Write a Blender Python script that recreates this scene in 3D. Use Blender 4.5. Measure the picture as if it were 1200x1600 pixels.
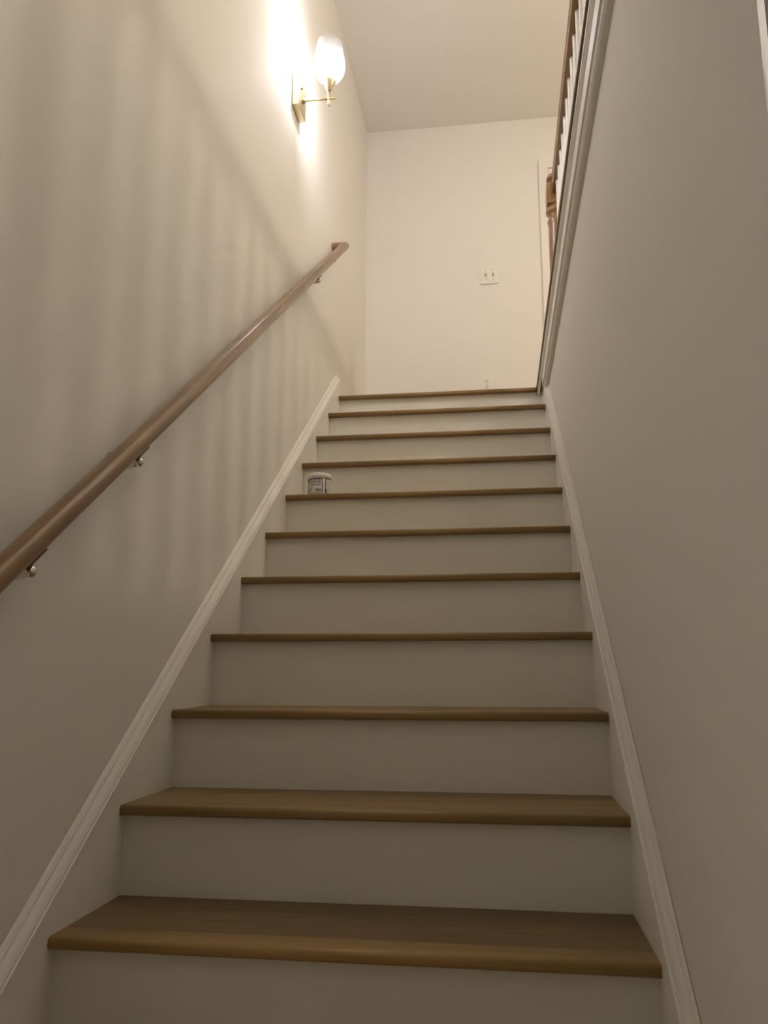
import bpy, math, random
from mathutils import Vector, Matrix
random.seed(4)
for o in list(bpy.data.objects):
    bpy.data.objects.remove(o, do_unlink=True)
S = bpy.context.scene
C = S.collection

# ------------------------------------------------------------------ camera / world / exposure
ZO = 0.76                       # height of the lowest tread in view above the lower floor
CAM = (0.8066, -1.5014, 0.4662 + ZO)
PITCH, YAW, ROLL, FPX = 0.1887, -0.1359, 0.0003, 1306.2
cp, sp, cy, sy = math.cos(PITCH), math.sin(PITCH), math.cos(YAW), math.sin(YAW)
F = Vector((sy * cp, cy * cp, sp)); RT = Vector((cy, -sy, 0)); UP = RT.cross(F)
c_, s_ = math.cos(ROLL), math.sin(ROLL)
R2 = c_ * RT + s_ * UP; U2 = -s_ * RT + c_ * UP
cam = bpy.data.cameras.new('camera'); camo = bpy.data.objects.new('camera', cam); C.objects.link(camo)
m = Matrix.Identity(4)
for i in range(3):
    m[i][0] = R2[i]; m[i][1] = U2[i]; m[i][2] = -F[i]; m[i][3] = CAM[i]
camo.matrix_world = m
cam.sensor_fit = 'VERTICAL'; cam.sensor_height = 36.0; cam.lens = FPX * 36.0 / 1600.0
cam.clip_start = 0.02
S.camera = camo
w = bpy.data.worlds.new('world'); S.world = w; w.use_nodes = True
w.node_tree.nodes['Background'].inputs[0].default_value = (1.0, 0.85, 0.68, 1)
w.node_tree.nodes['Background'].inputs[1].default_value = 0.0
S.view_settings.view_transform = 'Standard'; S.view_settings.look = 'None'
S.view_settings.gamma = 1.0; S.view_settings.use_curve_mapping = False
S.view_settings.exposure = 0.08
BULB_STRENGTH = 310.0           # wall sconce bulb
BULB_COL = (0.97, 0.985, 1.0)
HALL_STRENGTH = 219.6            # upstairs ceiling lamp globe
HALL_COL = (1.0, 0.86, 0.68)
UPL_STRENGTH = 120.0            # added unseen uplight, raises the stairwell's ambient light
UPL_COL = (1.0, 0.86, 0.68)
LOW_STRENGTH = 280.0             # added unseen fill light for the corner strip and lower steps
LOW_COL = (1.0, 0.92, 0.78)

# ------------------------------------------------------------------ measures
RISE, G, W = 0.19, 0.2635, 1.0513
XL, XR = -0.02, W + 0.012       # wall faces left and right
YB = 3.655                      # back wall
DZ = {1: .0033, 2: -.0023, 3: -.0065, 4: .0005, 5: .0012, 6: -.0016, 7: -.0009, 8: .0019, 9: .0043, 10: .0075, 11: -.006}
def ny(k): return (k - 1) * G
def nz(k): return max(0.0, ZO + (k - 1) * RISE + DZ.get(k, 0.0))
ZF = ZO + 1.9 - .006            # upper floor
ZC = ZO + 4.148                 # upper ceiling
ZLC = ZO + 1.62                 # lower ceiling
YN = -0.55                      # near edge of the stairwell opening
XH = 4.4                        # far side of upstairs hall
SL = RISE / G
YE = -0.774                      # near end of the stair wall

# ------------------------------------------------------------------ materials
def mat(name):
    m = bpy.data.materials.new(name); m.use_nodes = True
    nt = m.node_tree
    return m, nt, nt.nodes['Principled BSDF']
def paint(name, col, rough=.6, bump=.06, scale=240.0, var=.03, spec=.3):
    m, nt, b = mat(name)
    tc = nt.nodes.new('ShaderNodeTexCoord')
    n = nt.nodes.new('ShaderNodeTexNoise'); n.inputs['Scale'].default_value = 3.0; n.inputs['Detail'].default_value = 4
    r = nt.nodes.new('ShaderNodeValToRGB')
    r.color_ramp.elements[0].color = (*[c * (1 - var) for c in col], 1); r.color_ramp.elements[1].color = (*[min(1, c * (1 + var)) for c in col], 1)
    nt.links.new(tc.outputs['Object'], n.inputs['Vector']); nt.links.new(n.outputs['Fac'], r.inputs[0]); nt.links.new(r.outputs[0], b.inputs['Base Color'])
    n2 = nt.nodes.new('ShaderNodeTexNoise'); n2.inputs['Scale'].default_value = scale; n2.inputs['Detail'].default_value = 2
    bm = nt.nodes.new('ShaderNodeBump'); bm.inputs['Strength'].default_value = bump; bm.inputs['Distance'].default_value = .002
    nt.links.new(tc.outputs['Object'], n2.inputs['Vector']); nt.links.new(n2.outputs['Fac'], bm.inputs['Height']); nt.links.new(bm.outputs[0], b.inputs['Normal'])
    b.inputs['Roughness'].default_value = rough; b.inputs['Specular IOR Level'].default_value = spec
    return m
def wood(name, dark, light, stretch, rough=.35, spec=.5, coat=0.0, bump=.12):
    """grain runs along the axis with the small value in stretch; object colour tints single boards"""
    m, nt, b = mat(name)
    tc = nt.nodes.new('ShaderNodeTexCoord'); oi = nt.nodes.new('ShaderNodeObjectInfo')
    add = nt.nodes.new('ShaderNodeVectorMath'); add.operation = 'ADD'
    mp = nt.nodes.new('ShaderNodeMapping'); mp.inputs['Scale'].default_value = stretch
    sc = nt.nodes.new('ShaderNodeVectorMath'); sc.operation = 'SCALE'; sc.inputs['Scale'].default_value = 7.0
    cb = nt.nodes.new('ShaderNodeCombineXYZ')
    for i in range(3): nt.links.new(oi.outputs['Random'], cb.inputs[i])
    nt.links.new(cb.outputs[0], sc.inputs[0])
    nt.links.new(tc.outputs['Object'], mp.inputs['Vector']); nt.links.new(mp.outputs[0], add.inputs[0]); nt.links.new(sc.outputs[0], add.inputs[1])
    n = nt.nodes.new('ShaderNodeTexNoise'); n.inputs['Scale'].default_value = 1.0; n.inputs['Detail'].default_value = 7; n.inputs['Roughness'].default_value = .6; n.inputs['Distortion'].default_value = .6
    nt.links.new(add.outputs[0], n.inputs['Vector'])
    r = nt.nodes.new('ShaderNodeValToRGB'); r.color_ramp.elements[0].position = .3; r.color_ramp.elements[1].position = .7
    r.color_ramp.elements[0].color = (*dark, 1); r.color_ramp.elements[1].color = (*light, 1)
    nt.links.new(n.outputs['Fac'], r.inputs[0])
    mx = nt.nodes.new('ShaderNodeMix'); mx.data_type = 'RGBA'; mx.blend_type = 'MULTIPLY'; mx.inputs['Factor'].default_value = 1.0
    nt.links.new(r.outputs[0], mx.inputs['A']); nt.links.new(oi.outputs['Color'], mx.inputs['B']); nt.links.new(mx.outputs['Result'], b.inputs['Base Color'])
    bm = nt.nodes.new('ShaderNodeBump'); bm.inputs['Strength'].default_value = bump; bm.inputs['Distance'].default_value = .001
    nt.links.new(n.outputs['Fac'], bm.inputs['Height']); nt.links.new(bm.outputs[0], b.inputs['Normal'])
    b.inputs['Roughness'].default_value = rough; b.inputs['Specular IOR Level'].default_value = spec; b.inputs['Coat Weight'].default_value = coat; b.inputs['Coat Roughness'].default_value = .24
    return m
def metal(name, col, rough):
    m, nt, b = mat(name); b.inputs['Metallic'].default_value = 1.0; b.inputs['Roughness'].default_value = rough
    n = nt.nodes.new('ShaderNodeTexNoise'); n.inputs['Scale'].default_value = 60
    r = nt.nodes.new('ShaderNodeValToRGB'); r.color_ramp.elements[0].color = (*[c * .92 for c in col], 1); r.color_ramp.elements[1].color = (*col, 1)
    nt.links.new(n.outputs['Fac'], r.inputs[0]); nt.links.new(r.outputs[0], b.inputs['Base Color'])
    return m
def emit(name, col, strength):
    m = bpy.data.materials.new(name); m.use_nodes = True; nt = m.node_tree; nt.nodes.clear()
    e = nt.nodes.new('ShaderNodeEmission'); e.inputs[0].default_value = (*col, 1); e.inputs[1].default_value = strength
    o = nt.nodes.new('ShaderNodeOutputMaterial'); nt.links.new(e.outputs[0], o.inputs[0]); return m
def shade_glass(name):
    m = bpy.data.materials.new(name); m.use_nodes = True; nt = m.node_tree; nt.nodes.clear()
    t = nt.nodes.new('ShaderNodeBsdfTransparent'); t.inputs[0].default_value = (.97, .98, 1.0, 1)
    tl = nt.nodes.new('ShaderNodeBsdfTranslucent'); tl.inputs[0].default_value = (.9, .92, .95, 1)
    g = nt.nodes.new('ShaderNodeBsdfGlossy'); g.inputs['Roughness'].default_value = .05
    lw = nt.nodes.new('ShaderNodeLayerWeight'); lw.inputs['Blend'].default_value = .35
    m1 = nt.nodes.new('ShaderNodeMixShader'); m1.inputs[0].default_value = .009
    m2 = nt.nodes.new('ShaderNodeMixShader')
    mul = nt.nodes.new('ShaderNodeMath'); mul.operation = 'MULTIPLY'; mul.inputs[1].default_value = .35
    o = nt.nodes.new('ShaderNodeOutputMaterial')
    nt.links.new(t.outputs[0], m1.inputs[1]); nt.links.new(tl.outputs[0], m1.inputs[2])
    nt.links.new(lw.outputs['Fresnel'], mul.inputs[0]); nt.links.new(mul.outputs[0], m2.inputs[0])
    nt.links.new(m1.outputs[0], m2.inputs[1]); nt.links.new(g.outputs[0], m2.inputs[2]); nt.links.new(m2.outputs[0], o.inputs[0])
    return m
M = {
    'wall': paint('wall_paint', (.88, .86, .82), .75, .08, 260, .012, .2),
    'ceil': paint('ceiling_paint', (.91, .89, .86), .85, .08, 200, .012, .15),
    'trim': paint('white_trim_paint', (.94, .92, .88), .38, .03, 120, .01, .45),
    'doorpaint': paint('door_paint', (.885, .865, .82), .5, .02, 120, .01, .35),
    'riser': paint('riser_paint', (.93, .915, .845), .42, .04, 90, .012, .4),
    'mauve': paint('mauve_paint', (.10, .085, .095), .8, .08, 220, .02, .2),
    'oak': wood('tread_oak', (.25, .152, .055), (.335, .222, .092), (2.5, 55, 55), .42, .45, .05),
    'rail': wood('handrail_oak', (.15, .074, .023), (.265, .145, .055), (70, 3, 6), .38, .45, .6, .06),
    'nosing': wood('nosing_oak', (.15, .085, .038), (.24, .145, .070), (60, 3, 60), .4),
    'newel': wood('newel_oak', (.22, .115, .048), (.36, .205, .095), (60, 60, 3), .33, .5, .3),
    'floor': wood('floor_oak', (.28, .165, .06), (.38, .24, .10), (40, 2, 40), .4),
    'brass': metal('brushed_brass', (.80, .70, .47), .34),
    'nickel': metal('satin_nickel', (.80, .76, .70), .18),
    'shaded_metal': metal('saddle_shaded_metal', (.16, .12, .085), .45),  # saddle plate metal, shade under the rail put into its dark colour
    'plastic': paint('white_plastic', (.90, .88, .83), .35, .0, 50, .005, .5),
    'lid': paint('cream_plastic', (.90, .87, .82), .4, .0, 50, .005, .5),
    'dark': paint('dark_slot', (.05, .042, .035), .6, .0, 50, .01, .3),
    'toggle': paint('switch_toggle', (.45, .41, .34), .4, 0, 50, .01, .4),
    'ink': paint('label_ink', (.045, .06, .07), .5, 0, 50, .02, .3),
    'paper': paint('label_paper', (.88, .87, .85), .5, 0, 50, .01, .3),
    'inkred': paint('label_print_grey_red', (.42, .27, .22), .5, 0, 50, .02, .3),
    'inkgrey': paint('label_print_grey', (.30, .29, .28), .5, 0, 50, .02, .3),
    'glass': shade_glass('lamp_glass'),
    'bulb': emit('bulb_glow', BULB_COL, BULB_STRENGTH),
    'hall': emit('hall_globe_glow', HALL_COL, HALL_STRENGTH),
    'upl': emit('uplight_fill_glow', UPL_COL, UPL_STRENGTH),
    'low': emit('lower_fill_glow', LOW_COL, LOW_STRENGTH),
}

# ------------------------------------------------------------------ mesh helpers
class MB:
    def __init__(s): s.v = []; s.f = []; s.sm = []
    def add(s, vs, fs, smooth=False):
        o = len(s.v); s.v += [tuple(p) for p in vs]
        for f in fs: s.f.append(tuple(i + o for i in f)); s.sm.append(smooth)
        return s
    def box(s, x0, x1, y0, y1, z0, z1):
        return s.add([(x0,y0,z0),(x1,y0,z0),(x1,y1,z0),(x0,y1,z0),(x0,y0,z1),(x1,y0,z1),(x1,y1,z1),(x0,y1,z1)],
                     [(0,3,2,1),(4,5,6,7),(0,1,5,4),(1,2,6,5),(2,3,7,6),(3,0,4,7)])
    def cbox(s, x0, x1, y0, y1, z0, z1, c):
        """box with chamfered edges (two inset rings on z)"""
        rings = [(c, z0), (0, z0 + c), (0, z1 - c), (c, z1)]; vs = []
        for i, z in rings:
            vs += [(x0+i,y0+i,z),(x1-i,y0+i,z),(x1-i,y1-i,z),(x0+i,y1-i,z)]
        fs = [(3,2,1,0),(12,13,14,15)]
        for r in range(3):
            for j in range(4): fs.append((r*4+j, r*4+(j+1)%4, r*4+4+(j+1)%4, r*4+4+j))
        return s.add(vs, fs)
    def sweep(s, prof, a, b, smooth=False):
        """closed profile of 3-D points at a, moved by vector b-a"""
        n = len(prof); d = Vector(b) - Vector(a)
        p0 = [Vector(p) + Vector(a) for p in prof]; p1 = [p + d for p in p0]
        fs = [tuple(range(n))[::-1], tuple(range(n, 2*n))]
        s.add(p0 + p1, fs)
        o = len(s.v) - 2*n
        for j in range(n):
            s.f.append((o+j, o+(j+1)%n, o+n+(j+1)%n, o+n+j)); s.sm.append(smooth)
        return s
    def lathe(s, prof, cx, cy, n=32, smooth=True, cap=True):
        """prof list of (r, z)"""
        vs = []; fs = []
        for r, z in prof:
            for j in range(n):
                a = 2*math.pi*j/n; vs.append((cx + r*math.cos(a), cy + r*math.sin(a), z))
        for i in range(len(prof)-1):
            for j in range(n):
                fs.append((i*n+j, i*n+(j+1)%n, (i+1)*n+(j+1)%n, (i+1)*n+j))
        s.add(vs, fs, smooth)
        if cap:
            o = len(s.v) - len(vs)
            s.f.append(tuple(o+j for j in range(n))[::-1]); s.sm.append(False)
            k = o + (len(prof)-1)*n
            s.f.append(tuple(k+j for j in range(n))); s.sm.append(False)
        return s
    def tube(s, path, r, n=12, smooth=True, ups=None):
        """round tube along points; r a number or list"""
        P = [Vector(p) for p in path]; vs = []; fs = []
        rr = r if isinstance(r, (list, tuple)) else [r]*len(P)
        ref = None
        for i, p in enumerate(P):
            if i == 0: t = (P[1]-P[0]).normalized(); k = 1
            elif i == len(P)-1: t = (P[-1]-P[-2]).normalized(); k = 1
            else:
                t1 = (P[i]-P[i-1]).normalized(); t2 = (P[i+1]-P[i]).normalized(); t = (t1+t2).normalized(); k = 1
            if ref is None:
                ref = Vector((0,0,1)) if abs(t.z) < .9 else Vector((1,0,0))
            a = (ref - t*ref.dot(t)).normalized(); b = t.cross(a); ref = a
            for j in range(n):
                th = 2*math.pi*j/n; vs.append(p + (a*math.cos(th) + b*math.sin(th))*rr[i])
        for i in range(len(P)-1):
            for j in range(n): fs.append((i*n+j, i*n+(j+1)%n, (i+1)*n+(j+1)%n, (i+1)*n+j))
        s.add(vs, fs, smooth); o = len(s.v) - len(vs)
        s.f.append(tuple(o+j for j in range(n))[::-1]); s.sm.append(False)
        k = o + (len(P)-1)*n; s.f.append(tuple(k+j for j in range(n))); s.sm.append(False)
        return s
    def disc(s, c, axis, r, d, n=20):
        c = Vector(c); ax = Vector(axis).normalized()
        return s.tube([c, c+ax*d*.7, c+ax*d], [r, r, r*.8], n, False)
    def mesh(s, name):
        me = bpy.data.meshes.new(name); me.from_pydata(s.v, [], s.f); me.validate()
        for p, sm in zip(me.polygons, s.sm): p.use_smooth = sm
        import bmesh
        bm = bmesh.new(); bm.from_mesh(me); bmesh.ops.recalc_face_normals(bm, faces=bm.faces); bm.to_mesh(me); bm.free()
        return me
    def build(s, name, mt, parent=None):
        me = s.mesh(name); me.materials.append(mt)
        return link(name, me, parent)
def link(name, me, parent=None):
    o = bpy.data.objects.new(name, me); C.objects.link(o)
    if parent: o.parent = parent; o.matrix_parent_inverse = parent.matrix_world.inverted()
    return o
def empty(name, loc, label=None, cat=None, group=None):
    o = bpy.data.objects.new(name, None); C.objects.link(o); o.location = loc; o.empty_display_size = .05
    bpy.context.view_layer.update()
    if label: tag(o, label, cat, group)
    return o
def tag(o, label, cat, group=None):
    o['label'] = label; o['category'] = cat
    if group: o['group'] = group
    return o
def struct(o, label=None, cat=None):
    o['kind'] = 'structure'
    if label: o['label'] = label
    if cat: o['category'] = cat
    return o

# ------------------------------------------------------------------ the shell
T = .12
struct(MB().box(XL-T, XL, -4.0, YB+T, -.1, ZC+.02).build('wall_left', M['wall']), 'tall off-white plaster wall carrying the wooden handrail and lit lamp', 'wall')
struct(MB().box(XL, XH+T, YB, YB+T, ZF-.3, ZC+.02).build('wall_back', M['wall']), 'off-white wall at the head of the stairs with switch and outlet', 'wall')
struct(MB().box(XR, XR+.11, YE+.0015, YB, 0, ZF-.03).build('wall_right', M['wall']), 'off-white wall rising beside the stairs up to the banister trim', 'wall')
struct(MB().box(XR+.0046, XH, YE, YE+.1, 0, ZLC).build('wall_room', M['mauve']), 'dark mauve wall of the lower room past the white corner strip', 'wall')
struct(MB().box(XL, XH, -4.0, -.79, -.1, 0).build('floor', M['floor']), 'oak floor at the foot of the stairs', 'floor')
struct(MB().box(XL, XH, -4.1, -4.0, -.1, ZLC).build('wall_behind', M['wall']), 'off-white wall of the lower room opposite the stairs', 'wall')
struct(MB().box(XH, XH+T, -4.0, YE, 0, ZLC).build('wall_lower_side', M['wall']), 'off-white side wall of the lower room', 'wall')
cl = MB().box(XL, XH, -4.0, YN, ZLC, ZLC+.05)
struct(cl.build('ceiling_lower', M['ceil']), 'white ceiling of the lower room', 'ceiling')
struct(MB().box(XL, XH, YN-.1, YN, ZLC+.05, ZC).build('wall_upper_near', M['wall']), 'off-white wall above the stair opening', 'wall')
struct(MB().box(XH, XH+T, YN, YB, ZF, ZC).build('wall_hall_side', M['wall']), 'off-white far wall of the upstairs hall', 'wall')
struct(MB().box(XL, XH+T, YN-.1, YB, ZC, ZC+.1).build('ceiling', M['ceil']), 'plain white ceiling over the stairwell', 'ceiling')
fl = MB().box(XL, XH, ny(11)+.0625, YB, ZF-.3, ZF); fl.box(XR+.001, XH, YN, ny(11)+.0625, ZF-.28, ZF)
floor_up = struct(fl.build('floor_upper', M['floor']), 'oak floor of the upstairs landing and hall', 'floor')
# white corner strip where the stair wall ends
struct(MB().cbox(XR-.0005, XR+.0042, YE-.0055, YE, 0, ZLC, .001).build('trim_2', M['trim']), 'narrow white corner strip at the end of the stair wall', 'trim')
# baseboards upstairs
struct(MB().box(XL+.001, 1.144, YB-.014, YB, ZF, ZF+.10).build('baseboard_back', M['trim']), 'low white baseboard on the landing wall', 'baseboard')

# ------------------------------------------------------------------ staircase
stair = empty('staircase', (W/2, ny(-2), 0), 'straight closed staircase with white risers and oak treads between two walls', 'staircase')
NT = .021
def nosing_profile(y1):
    pts = []; r1, r2 = .009, .006
    for i in range(6):
        a = math.pi/2*i/5; pts.append((0, r1 - r1*math.sin(a), -r1 + r1*math.cos(a)))   # from top back to front
    for i in range(5):
        a = math.pi/2*i/4; pts.append((0, r2 - r2*math.cos(a), -NT + r2 - r2*math.sin(a)))
    pts += [(0, y1, -NT), (0, y1, 0)]
    return pts
FW = .0645
front_me = MB().sweep(nosing_profile(FW), (0, 0, 0), (W, 0, 0), True).mesh('tread'); front_me.materials.append(M['oak'])
for p in front_me.polygons: p.use_smooth = abs(p.normal.x) < .5
nb = 3; bw = (G + .025 - FW) / nb
board_me = MB().cbox(0, W, .0003, bw-.0003, -NT, -.0001, .0006).mesh('board'); board_me.materials.append(M['oak'])
for k in range(-2, 12):
    t = link('tread', front_me, stair)
    t.matrix_world = Matrix.Translation((0, ny(k), nz(k)))
    f = random.uniform(.96, 1.06)
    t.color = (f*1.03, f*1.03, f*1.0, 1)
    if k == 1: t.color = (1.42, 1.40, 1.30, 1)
    if k < 11:
        for j in range(nb):
            b = bpy.data.objects.new('board', board_me); C.objects.link(b); b.parent = t
            b.location = (0, FW + j*bw, 0)
            q = random.uniform(.90, 1.02)
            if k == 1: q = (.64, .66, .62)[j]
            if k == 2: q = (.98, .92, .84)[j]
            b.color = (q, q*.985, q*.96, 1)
    z0 = nz(k-1) if k > -2 else 0.0
    MB().box(0, W, ny(k)+.025, ny(k)+.043, z0, nz(k)-NT).build('riser', M['riser'], stair)

def skirt(x0, x1, o_top, yend, name='skirt_board', flat=False):
    """board along the stair, top edge parallel to the nosing line"""
    ys = -.79
    zt = lambda y: ZO + y*SL + o_top
    pts = [(ys, 0.0), (ys, zt(ys)), (yend, zt(yend)), (yend+.06, ZF), (yend+.06, ZF-.3), (yend-.1, ZF-.5), (ys+.3, 0.0)]
    if flat:      # runs on level under the upper floor's edge to the head of the stairs
        yf = (ZF - .0225 - ZO - o_top) / SL
        pts = [(ys, 0.0), (ys, zt(ys)), (yf, ZF-.0225), (ny(11)+.06, ZF-.0225), (ny(11)+.06, ZF-.3), (yf-.2, ZF-.5), (ys+.3, 0.0)]
    pts = [(0, y, z) for y, z in pts]
    return MB().sweep(pts, (x0, 0, 0), (x1, 0, 0)).build(name, M['trim'], stair)
def cap(side, xface, depth, o0, o1, y0, y1, parent):
    """moulding on top of a skirt board; from the lip (at the board face) back to the wall, with two sharp grooves"""
    # (share of the depth, share of the height, extra inward)
    prof = [(.95, -.08, 0), (0, -.06, .003), (0, .0, .0062), (0, .085, .0062), (.02, .12, .0050), (.03, .125, -.003), (.05, .19, -.003), (.06, .20, .0034),
            (.25, .42, .0030), (.52, .645, .0012), (.54, .650, -.005), (.60, .705, -.005), (.60, .71, .0012), (.78, .90, .0005), (.92, .985, 0), (.95, 1.0, 0)]
    pts = [(xface + side*(-d*depth + e), 0, o0 + h*(o1-o0)) for d, h, e in prof]
    a = (0, y0, ZO + y0*SL); b = (0, y1, ZO + y1*SL)
    return MB().sweep(pts, a, b).build('cap_moulding', M['trim'], parent)
sk = skirt(XL+.001, 0.0, .062, 2.625); cap(1, 0.0, .02, .064, .106, -.79, 2.655, sk)
sk2 = skirt(W, XR-.001, .088, 2.40, flat=True); cap(-1, W, .0115, .088, .158, YE, 2.36, sk2)

# ------------------------------------------------------------------ trim of the upper floor edge (right)
ap = struct(MB().box(1.0390, XR+.002, YN, 2.36, ZF-.100, ZF-.0213).build('trim_1', M['trim']), 'white fascia board under the edge of the upstairs floor', 'trim')
def yprof(pts, name, mt, parent, y0=YN, y1=2.66):
    return MB().sweep([(x, 0, z) for x, z in pts], (0, y0, 0), (0, y1, 0)).build(name, mt, parent)
pz = lambda L: [(x, ZF + z) for x, z in L]
yprof(pz([(XR+.002, -.119), (1.0500, -.119), (1.0470, -.116), (1.0445, -.113), (1.0445, -.105), (1.0425, -.1035), (1.0425, -.096), (XR+.002, -.096)]), 'bead_moulding', M['trim'], ap, YN, 2.36)
yprof(pz([(1.0395, -.0215), (1.0300, -.0215), (1.0300, -.036), (1.0325, -.038), (1.0350, -.043), (1.0385, -.047), (1.0395, -.047)]), 'cove_moulding', M['trim'], ap, YN, 2.632)
yprof(pz([(1.085, -.0212), (1.0265, -.0212), (1.0240, -.018), (1.0232, -.011), (1.0245, -.004), (1.0280, 0), (1.085, 0)]), 'nosing', M['nosing'], floor_up, YN, ny(11)+.002)

# ------------------------------------------------------------------ balustrade upstairs
bal = empty('balustrade', (1.145, 1.2, ZF), 'upstairs banister with white balusters, oak rail and turned oak newel', 'balustrade')
XB = 1.144; RB = ZO + 2.79; RTZ = ZO + 2.852
rp = [(-.026, RB+.002), (-.022, RB), (.022, RB), (.026, RB+.002), (.027, RB+.020), (.023, RB+.030), (.030, RB+.040), (.028, RB+.052), (.018, RTZ-.002), (0, RTZ+.002), (-.018, RTZ-.002), (-.028, RB+.052), (-.030, RB+.040), (-.023, RB+.030), (-.027, RB+.020)]
MB().sweep([(XB+a, 0, z) for a, z in rp], (0, YN, 0), (0, 2.345, 0)).build('handrail', M['rail'], bal)
NX, NY = 1.144, 2.39
nw = MB(); h = .051
nw.cbox(NX-h, NX+h, NY-h, NY+h, ZF, ZF+.26, .004)
nw.lathe([(.050, ZF+.26), (.050, ZF+.272), (.036, ZF+.285), (.044, ZF+.31), (.047, ZF+.34), (.047, ZF+.36), (.046, ZO+2.45), (.0445, ZO+2.63), (.0475, ZO+2.652), (.0495, ZO+2.660), (.0475, ZO+2.669), (.0425, ZO+2.675),
          (.0425, ZO+2.690), (.049, ZO+2.700), (.0555, ZO+2.706), (.0565, ZO+2.716), (.052, ZO+2.728), (.050, ZO+2.738)], NX, NY, 28)
nwo = nw.build('newel_post', M['newel'], bal)
MB().cbox(NX-h, NX+h, NY-h, NY+h, ZO+2.738, ZO+2.850, .003).build('newel_block', M['newel'], nwo)
MB().lathe([(.028, ZO+2.850), (.028, ZO+2.882), (.040, ZO+2.884), (.047, ZO+2.888), (.0475, ZO+2.898), (.041, ZO+2.911), (.024, ZO+2.921), (.004, ZO+2.924)], NX, NY, 28).build('finial', M['newel'], nwo)
bme = MB(); bb = .0175
bme.cbox(-bb, bb, -bb, bb, 0, .20, .003)
bme.lathe([(.015, .20), (.0165, .21), (.013, .225), (.0175, .25), (.0170, .32), (.0135, RB-ZF-.02), (.0135, RB-ZF)], 0, 0, 14)
bmesh_ = bme.mesh('baluster'); bmesh_.materials.append(M['trim'])
for i in range(24):
    y = 2.232 - i*.1175
    if y < YN + .03: break
    o = bpy.data.objects.new('baluster', bmesh_); C.objects.link(o); o.parent = bal; o.location = (XB-1.145, y-1.2, 0)

# ------------------------------------------------------------------ door on the back wall (behind the newel)
d0, d1, dt = 1.144, 1.98, ZO + 3.827
cas = MB()
for a, b, z0, z1 in ((d0, d0+.062, ZF, dt), (d1-.062, d1, ZF, dt), (d0+.062, d1-.062, dt-.062, dt)):
    cas.cbox(a, b, YB-.016, YB, z0, z1, .003)
door = struct(cas.build('door_1', M['doorpaint']), 'white door with white casing on the landing wall behind the newel post', 'door')
sl_ = MB().box(d0+.065, d1-.065, YB-.008, YB+.002, ZF+.008, dt-.066)
slab = sl_.build('door_slab', M['doorpaint'], door)
for z0, z1 in ((ZF+.16, ZF+.80), (ZF+.98, dt-.2)):
    for x0, x1 in ((d0+.14, d0+.38), (d0+.46, d1-.14)):
        MB().cbox(x0, x1, YB-.013, YB-.007, z0, z1, .003).build('door_panel', M['doorpaint'], slab)

# ------------------------------------------------------------------ wall handrail
HX, HH, HS, HR = .045, .840, .7305, .0223
hr = empty('handrail', (HX, .9, ZO+HH+.9*HS), 'round oak handrail sloping along the left wall above the stairs', 'handrail')
def hz(y):
    return ZO + HH + HS*y
def rail_prof():
    pts = []
    n = 24
    for j in range(n):
        a = 2*math.pi*j/n; x = HR*math.cos(a); z = HR*math.sin(a)
        z = max(z, -HR*.86)
        pts.append((x, z))
    return pts
ax = Vector((0, 1, HS)).normalized(); upv = Vector((0, -HS, 1)).normalized()
YT, Y0 = 2.515, -.74
vs = []; fs = []; pr = rail_prof(); n = len(pr)
# path: wall (top) -> mitre at top -> mitre at bottom -> wall (bottom)
for kind, yc in (('w', YT), ('m', YT), ('m', Y0), ('w', Y0)):
    for a, b in pr:
        sgn = 1 if yc == YT else -1
        if kind == 'm':      # mitred corner: outer side runs on, inner side stops short
            p = Vector((HX + a, 0, 0)); cpt = Vector((0, yc, hz(yc))) + ax*(a*sgn) + upv*b
            vs.append(Vector((HX + a, cpt.y, cpt.z)))
        else:
            cpt = Vector((0, yc, hz(yc))) + ax*(a*sgn) + upv*b
            vs.append(Vector((XL, cpt.y, cpt.z)))
for i in range(3):
    for j in range(n): fs.append((i*n+j, i*n+(j+1)%n, (i+1)*n+(j+1)%n, (i+1)*n+j))
fs += [tuple(range(n)), tuple(range(3*n, 4*n))]
mb = MB(); mb.add(vs, fs, True)
rail = mb.build('rail', M['rail'], hr)
rail.data.polygons[-1].use_smooth = False; rail.data.polygons[-2].use_smooth = False
em = rail.modifiers.new('edges', 'EDGE_SPLIT'); em.split_angle = math.radians(35)
def bracket(y):
    zc = hz(y)
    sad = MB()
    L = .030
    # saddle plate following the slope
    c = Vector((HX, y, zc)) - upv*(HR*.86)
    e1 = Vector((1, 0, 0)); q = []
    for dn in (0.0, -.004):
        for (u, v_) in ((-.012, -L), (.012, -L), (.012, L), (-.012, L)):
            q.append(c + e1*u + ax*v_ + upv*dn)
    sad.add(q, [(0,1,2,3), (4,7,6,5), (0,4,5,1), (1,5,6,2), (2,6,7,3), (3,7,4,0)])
    arm = MB().tube([(XL+.002, y+.012, zc-.046), (XL+.020, y+.011, zc-.048), (HX-.020, y+.008, zc-.048), (HX-.004, y+.004, zc-.045), (HX+.001, y+.002, zc-.038), (HX+.001, y, zc-.026)], [.0065, .0062, .0062, .0075, .0075, .007], 12)
    br = arm.build('bracket_arm', M['nickel'], hr)
    sad.build('saddle_plate', M['shaded_metal'], br)
    bl = MB().lathe([(.0005, zc-.052), (.006, zc-.050), (.0095, zc-.044), (.0095, zc-.038), (.006, zc-.032), (.0005, zc-.030)], HX+.004, y+.004, 16)
    bl.build('elbow_knob', M['nickel'], br)
    MB().disc((XL, y+.012, zc-.046), (1, 0, 0), .030, .008, 24).build('wall_rosette', M['nickel'], br)
for y in (-.235, .150, 1.885): bracket(y)
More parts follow.
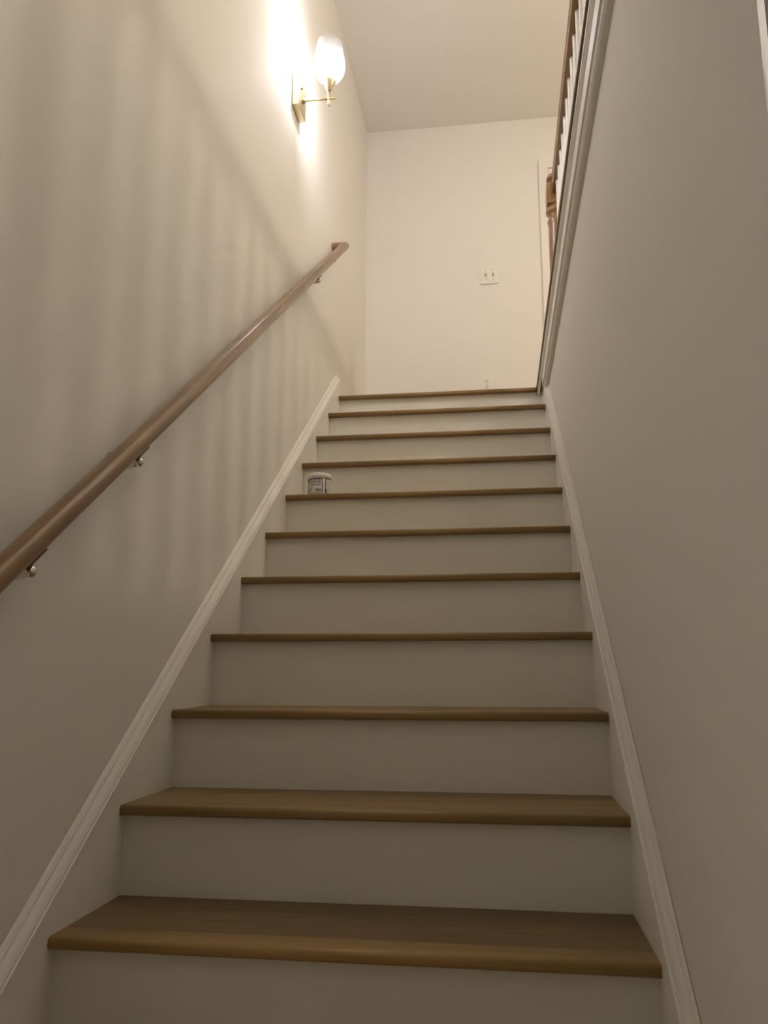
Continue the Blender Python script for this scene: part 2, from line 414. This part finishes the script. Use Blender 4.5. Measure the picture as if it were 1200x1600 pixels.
for y in (1.615, 2.262):
    zc = hz(y)
    p = Vector((HX, y, zc)) - upv*(HR*.84)
    MB().tube([p, p - upv*.006, p - upv*.011], [.0055, .0055, .003], 10).build('screw', M['nickel'], hr)

# ------------------------------------------------------------------ wall sconce
SX, SY = .128, 1.68
sc = empty('wall_sconce', (XL, SY, ZO+2.92), 'lit brass wall lamp with a clear bell-shaped glass shade', 'lamp')
MB().cbox(XL, .011, 1.615, 1.745, ZO+2.862, ZO+3.020, .002).build('backplate', M['brass'], sc)
MB().tube([(.011, SY, ZO+2.921), (.018, SY, ZO+2.921), (.026, SY, ZO+2.921)], [.013, .013, .008], 20).build('arm_collar', M['brass'], sc)
MB().tube([(.011, SY-.03, ZO+2.960), (.019, SY-.03, ZO+2.960), (.022, SY-.03, ZO+2.960)], [.006, .006, .004], 14).build('fixing_knob', M['brass'], sc)
MB().tube([(.024, SY, ZO+2.921), (.160, SY, ZO+2.921)], .0045, 12).build('arm', M['brass'], sc)
MB().tube([(SX, SY, ZO+2.886), (SX, SY, ZO+2.888), (SX, SY, ZO+2.962)], [.004, .0058, .0058], 14).build('stem', M['brass'], sc)
MB().lathe([(.006, ZO+2.955), (.012, ZO+2.962), (.020, ZO+2.985), (.028, ZO+3.006), (.0285, ZO+3.010), (.024, ZO+3.010), (.008, ZO+2.995)], SX, SY, 28).build('socket_cup', M['brass'], sc)
sp_ = [(.024, 2.996), (.038, 3.008), (.054, 3.026), (.066, 3.048), (.0712, 3.072), (.0715, 3.090), (.069, 3.115), (.064, 3.145), (.0585, 3.175), (.0545, 3.198)]
prof = [(r, ZO+z) for r, z in sp_] + [(r-.0022, ZO+z) for r, z in reversed(sp_)]
MB().lathe(prof, SX, SY, 48, True, False).build('glass_shade', M['glass'], sc)
bp = []
for i in range(13):
    a = math.pi*i/12; bp.append((max(.0008, .027*math.sin(a)), ZO+3.090 - .030*math.cos(a)))
bp = [(.011, ZO+3.012), (.013, ZO+3.040)] + [q for q in bp if q[1] > ZO+3.068]
MB().lathe(bp, SX, SY, 24).build('bulb', M['bulb'], sc)

# ------------------------------------------------------------------ switch and outlet on the back wall
def oct_disc(mb, cx, z, r, y0, y1, n=10, sz=1.0):
    return mb.tube([(cx, y0, z), (cx, y1, z)], r, n, False)
sx0, sx1, sz0, sz1 = .7417, .8606, ZO+2.964, ZO+3.091
sw = empty('light_switch', ((sx0+sx1)/2, YB, (sz0+sz1)/2), 'white double light switch plate on the landing wall', 'switch')
MB().cbox(sx0, sx1, YB-.008, YB, sz0, sz1, .003).build('switch_plate', M['plastic'], sw)
zc = (sz0+sz1)/2
for x in ((sx0+sx1)/2-.024, (sx0+sx1)/2+.024):
    tg = MB().box(x-.007, x+.007, YB-.0095, YB-.0075, zc-.013, zc+.013).build('toggle_slot', M['toggle'], sw)
    MB().add([(x-.005, YB-.009, zc-.004), (x+.005, YB-.009, zc-.004), (x+.005, YB-.009, zc+.009), (x-.005, YB-.009, zc+.009),
              (x-.004, YB-.022, zc+.006), (x+.004, YB-.022, zc+.006), (x+.004, YB-.022, zc+.012), (x-.004, YB-.022, zc+.012)],
             [(0,1,2,3), (4,7,6,5), (0,4,5,1), (1,5,6,2), (2,6,7,3), (3,7,4,0)]).build('toggle', M['plastic'], tg)
    for dz in (-.030, .030):
        MB().tube([(x, YB-.0092, zc+dz), (x, YB-.0078, zc+dz)], .0035, 10, False).build('screw', M['toggle'], sw)
ox0, ox1, oz1 = .7319, .8032, ZO+2.3307; oz0 = oz1 - .116
ou = empty('wall_outlet', ((ox0+ox1)/2, YB, (oz0+oz1)/2), 'white wall outlet just above the top step', 'outlet')
MB().cbox(ox0, ox1, YB-.006, YB, oz0, oz1, .002).build('outlet_plate', M['plastic'], ou)
xc = (ox0+ox1)/2; zc = (oz0+oz1)/2
for dz in (.0215, -.0195):
    rc = MB().cbox(xc-.016, xc+.016, YB-.0085, YB-.005, zc+dz-.014, zc+dz+.014, .003).build('receptacle', M['plastic'], ou)
    for dx in (-.0065, .0065):
        MB().box(xc+dx-.0017, xc+dx+.0017, YB-.0092, YB-.0083, zc+dz-.001, zc+dz+.008).build('slot', M['dark'], rc)
    MB().tube([(xc, YB-.0092, zc+dz-.0075), (xc, YB-.0083, zc+dz-.0075)], .0027, 10, False).build('ground_hole', M['dark'], rc)
MB().tube([(xc, YB-.0075, zc), (xc, YB-.0055, zc)], .003, 10, False).build('screw', M['toggle'], ou)

# ------------------------------------------------------------------ jar on the seventh tread
JR = .0455; JX, JY, JZ = .1235, ny(7)+.005+JR, nz(7)
jar = empty('jar', (JX, JY, JZ), 'white plastic jar with printed label standing on a stair tread', 'jar')
MB().lathe([(JR-.004, JZ), (JR-.0012, JZ+.0015), (JR-.0005, JZ+.004), (JR-.0005, JZ+.058), (JR-.003, JZ+.063), (JR-.004, JZ+.066)], JX, JY, 48).build('body', M['lid'], jar)
MB().lathe([(JR-.003, JZ+.0635), (JR+.0006, JZ+.0645), (JR+.0006, JZ+.078), (JR-.0005, JZ+.0825), (JR-.004, JZ+.0855), (JR-.010, JZ+.087), (.004, JZ+.087)], JX, JY, 48).build('lid', M['lid'], jar)
A0 = math.atan2(CAM[1]-JY, CAM[0]-JX)      # the label's printed panel faces down the stairs
def patch(mb, u0, u1, z0, z1, lift):
    """curved patch; u = metres round the jar from the panel's middle (positive to the right as seen from the stair foot)"""
    n_ = max(1, int((u1-u0)/.003)); r = JR + lift; vs = []; fs = []
    for i in range(n_+1):
        a = A0 + (u0+(u1-u0)*i/n_)/JR
        for z in (z0, z1): vs.append((JX+r*math.cos(a), JY+r*math.sin(a), JZ+z))
    for i in range(n_): fs.append((2*i, 2*i+2, 2*i+3, 2*i+1))
    return mb.add(vs, fs, True)
def ring(mb, uc, zc, ra, lift, n_=14):
    r = JR + lift; vs = []
    for i in range(n_):
        t = 2*math.pi*i/n_; a = A0 + (uc+ra*math.cos(t))/JR
        vs.append((JX+r*math.cos(a), JY+r*math.sin(a), JZ+zc+ra*math.sin(t)))
    return mb.add(vs, [tuple(range(n_))])
# label: dark border panels, white field, icons, lines of print, barcode
lab = MB(); patch(lab, -.058, .012, .005, .0625, .0002); patch(lab, .022, .085, .005, .0625, .0002)
label = lab.build('label', M['ink'], jar)
pp = MB(); patch(pp, -.0545, .0092, .0065, .046, .0004); patch(pp, .0255, .083, .0065, .060, .0004)
for i in range(4): ring(pp, -.040+i*.0150, .0540, .0062, .0004)
patch(pp, -.0545, .0092, .0465, .0472, .0004)
pp.build('label_field', M['paper'], label)
ic = MB()
for i in range(4):
    u = -.040+i*.0150; ring(ic, u+.0012, .0552, .0026, .0006, 8); patch(ic, u-.003, u-.0012, .0510, .0535, .0006)
patch(ic, -.0545, -.0505, .0075, .0220, .0006); patch(ic, .0255, .0285, .0075, .022, .0006)
ic.build('label_icons', M['ink'], label)['kind'] = 'stuff'
bc = MB(); u = -.018; rnd = random.Random(2)
while u < .0055:
    wd = rnd.choice((.0008, .0012, .0020)); patch(bc, u, u+wd, .0100, .0220, .0006); u += wd + rnd.choice((.0008, .0012))
bc.build('barcode', M['ink'], label)['kind'] = 'stuff'
tx = MB()
for z in (.0415, .0385, .0355, .0325): patch(tx, -.048, .006, z, z+.0014, .0006)
for z, uu in ((.0255, -.026), (.0225, -.029), (.0165, -.027), (.0135, -.030)): patch(tx, -.049, uu, z, z+.0016, .0006)
for i in range(9): patch(tx, .0305, .060, .0130+i*.0050, .0146+i*.0050, .0006)
tx.build('label_print', M['inkgrey'], label)['kind'] = 'stuff'
tr = MB(); patch(tr, -.046, -.022, .0395, .0408, .0008); patch(tr, -.048, -.028, .0185, .0200, .0008)
tr.build('label_red_print', M['inkred'], label)

# ------------------------------------------------------------------ unseen lights: hall pendant, plus added fill lights in hall and lower room
def unseen_ceiling_lamp(x, y, zceil, r, mt, label, drop=.027):
    e = empty('unseen_ceiling_lamp', (x, y, zceil), label, 'lamp')
    MB().lathe([(r*.75, zceil), (r*.78, zceil-.012), (r*.6, zceil-.02)], x, y, 28).build('canopy', M['brass'], e)
    MB().tube([(x, y, zceil-.018), (x, y, zceil-.018-drop)], .010, 12).build('stem', M['brass'], e)
    g = []
    for i in range(13):
        a = math.pi*i/12; g.append((max(.001, r*math.sin(a)), zceil-.015-drop-r + r*math.cos(a)))
    MB().lathe(g, x, y, 24).build('globe', mt, e)
unseen_ceiling_lamp(2.5, 1.5, ZC, .075, M['hall'], 'globe pendant lamp hanging in the upstairs hall', .40)
unseen_ceiling_lamp(1.66, -1.01, ZLC, .05, M['low'], 'added unseen globe fill light in the lower room by the stair wall')  # added source, brightens the corner strip and the lowest steps


ux, uy = 1.85, 0.30  # added uplight, bounces off the hall ceiling to soften the stairwell light
fl_ = empty('uplight_fill', (ux, uy, ZF), 'added unseen fill light shining up at the hall ceiling', 'lamp')
MB().lathe([(.13, ZF), (.13, ZF+.018), (.10, ZF+.028), (.014, ZF+.036)], ux, uy, 32).build('base', M['brass'], fl_)
MB().tube([(ux, uy, ZF+.03), (ux, uy, ZF+1.62)], .012, 14).build('pole', M['brass'], fl_)
MB().lathe([(.013, ZF+1.60), (.05, ZF+1.62), (.12, ZF+1.66), (.155, ZF+1.72), (.150, ZF+1.72), (.115, ZF+1.668), (.045, ZF+1.632)], ux, uy, 36).build('bowl', M['brass'], fl_)
MB().lathe([(.112, ZF+1.676), (.118, ZF+1.684), (.06, ZF+1.690), (.002, ZF+1.692)], ux, uy, 32).build('diffuser', M['upl'], fl_)
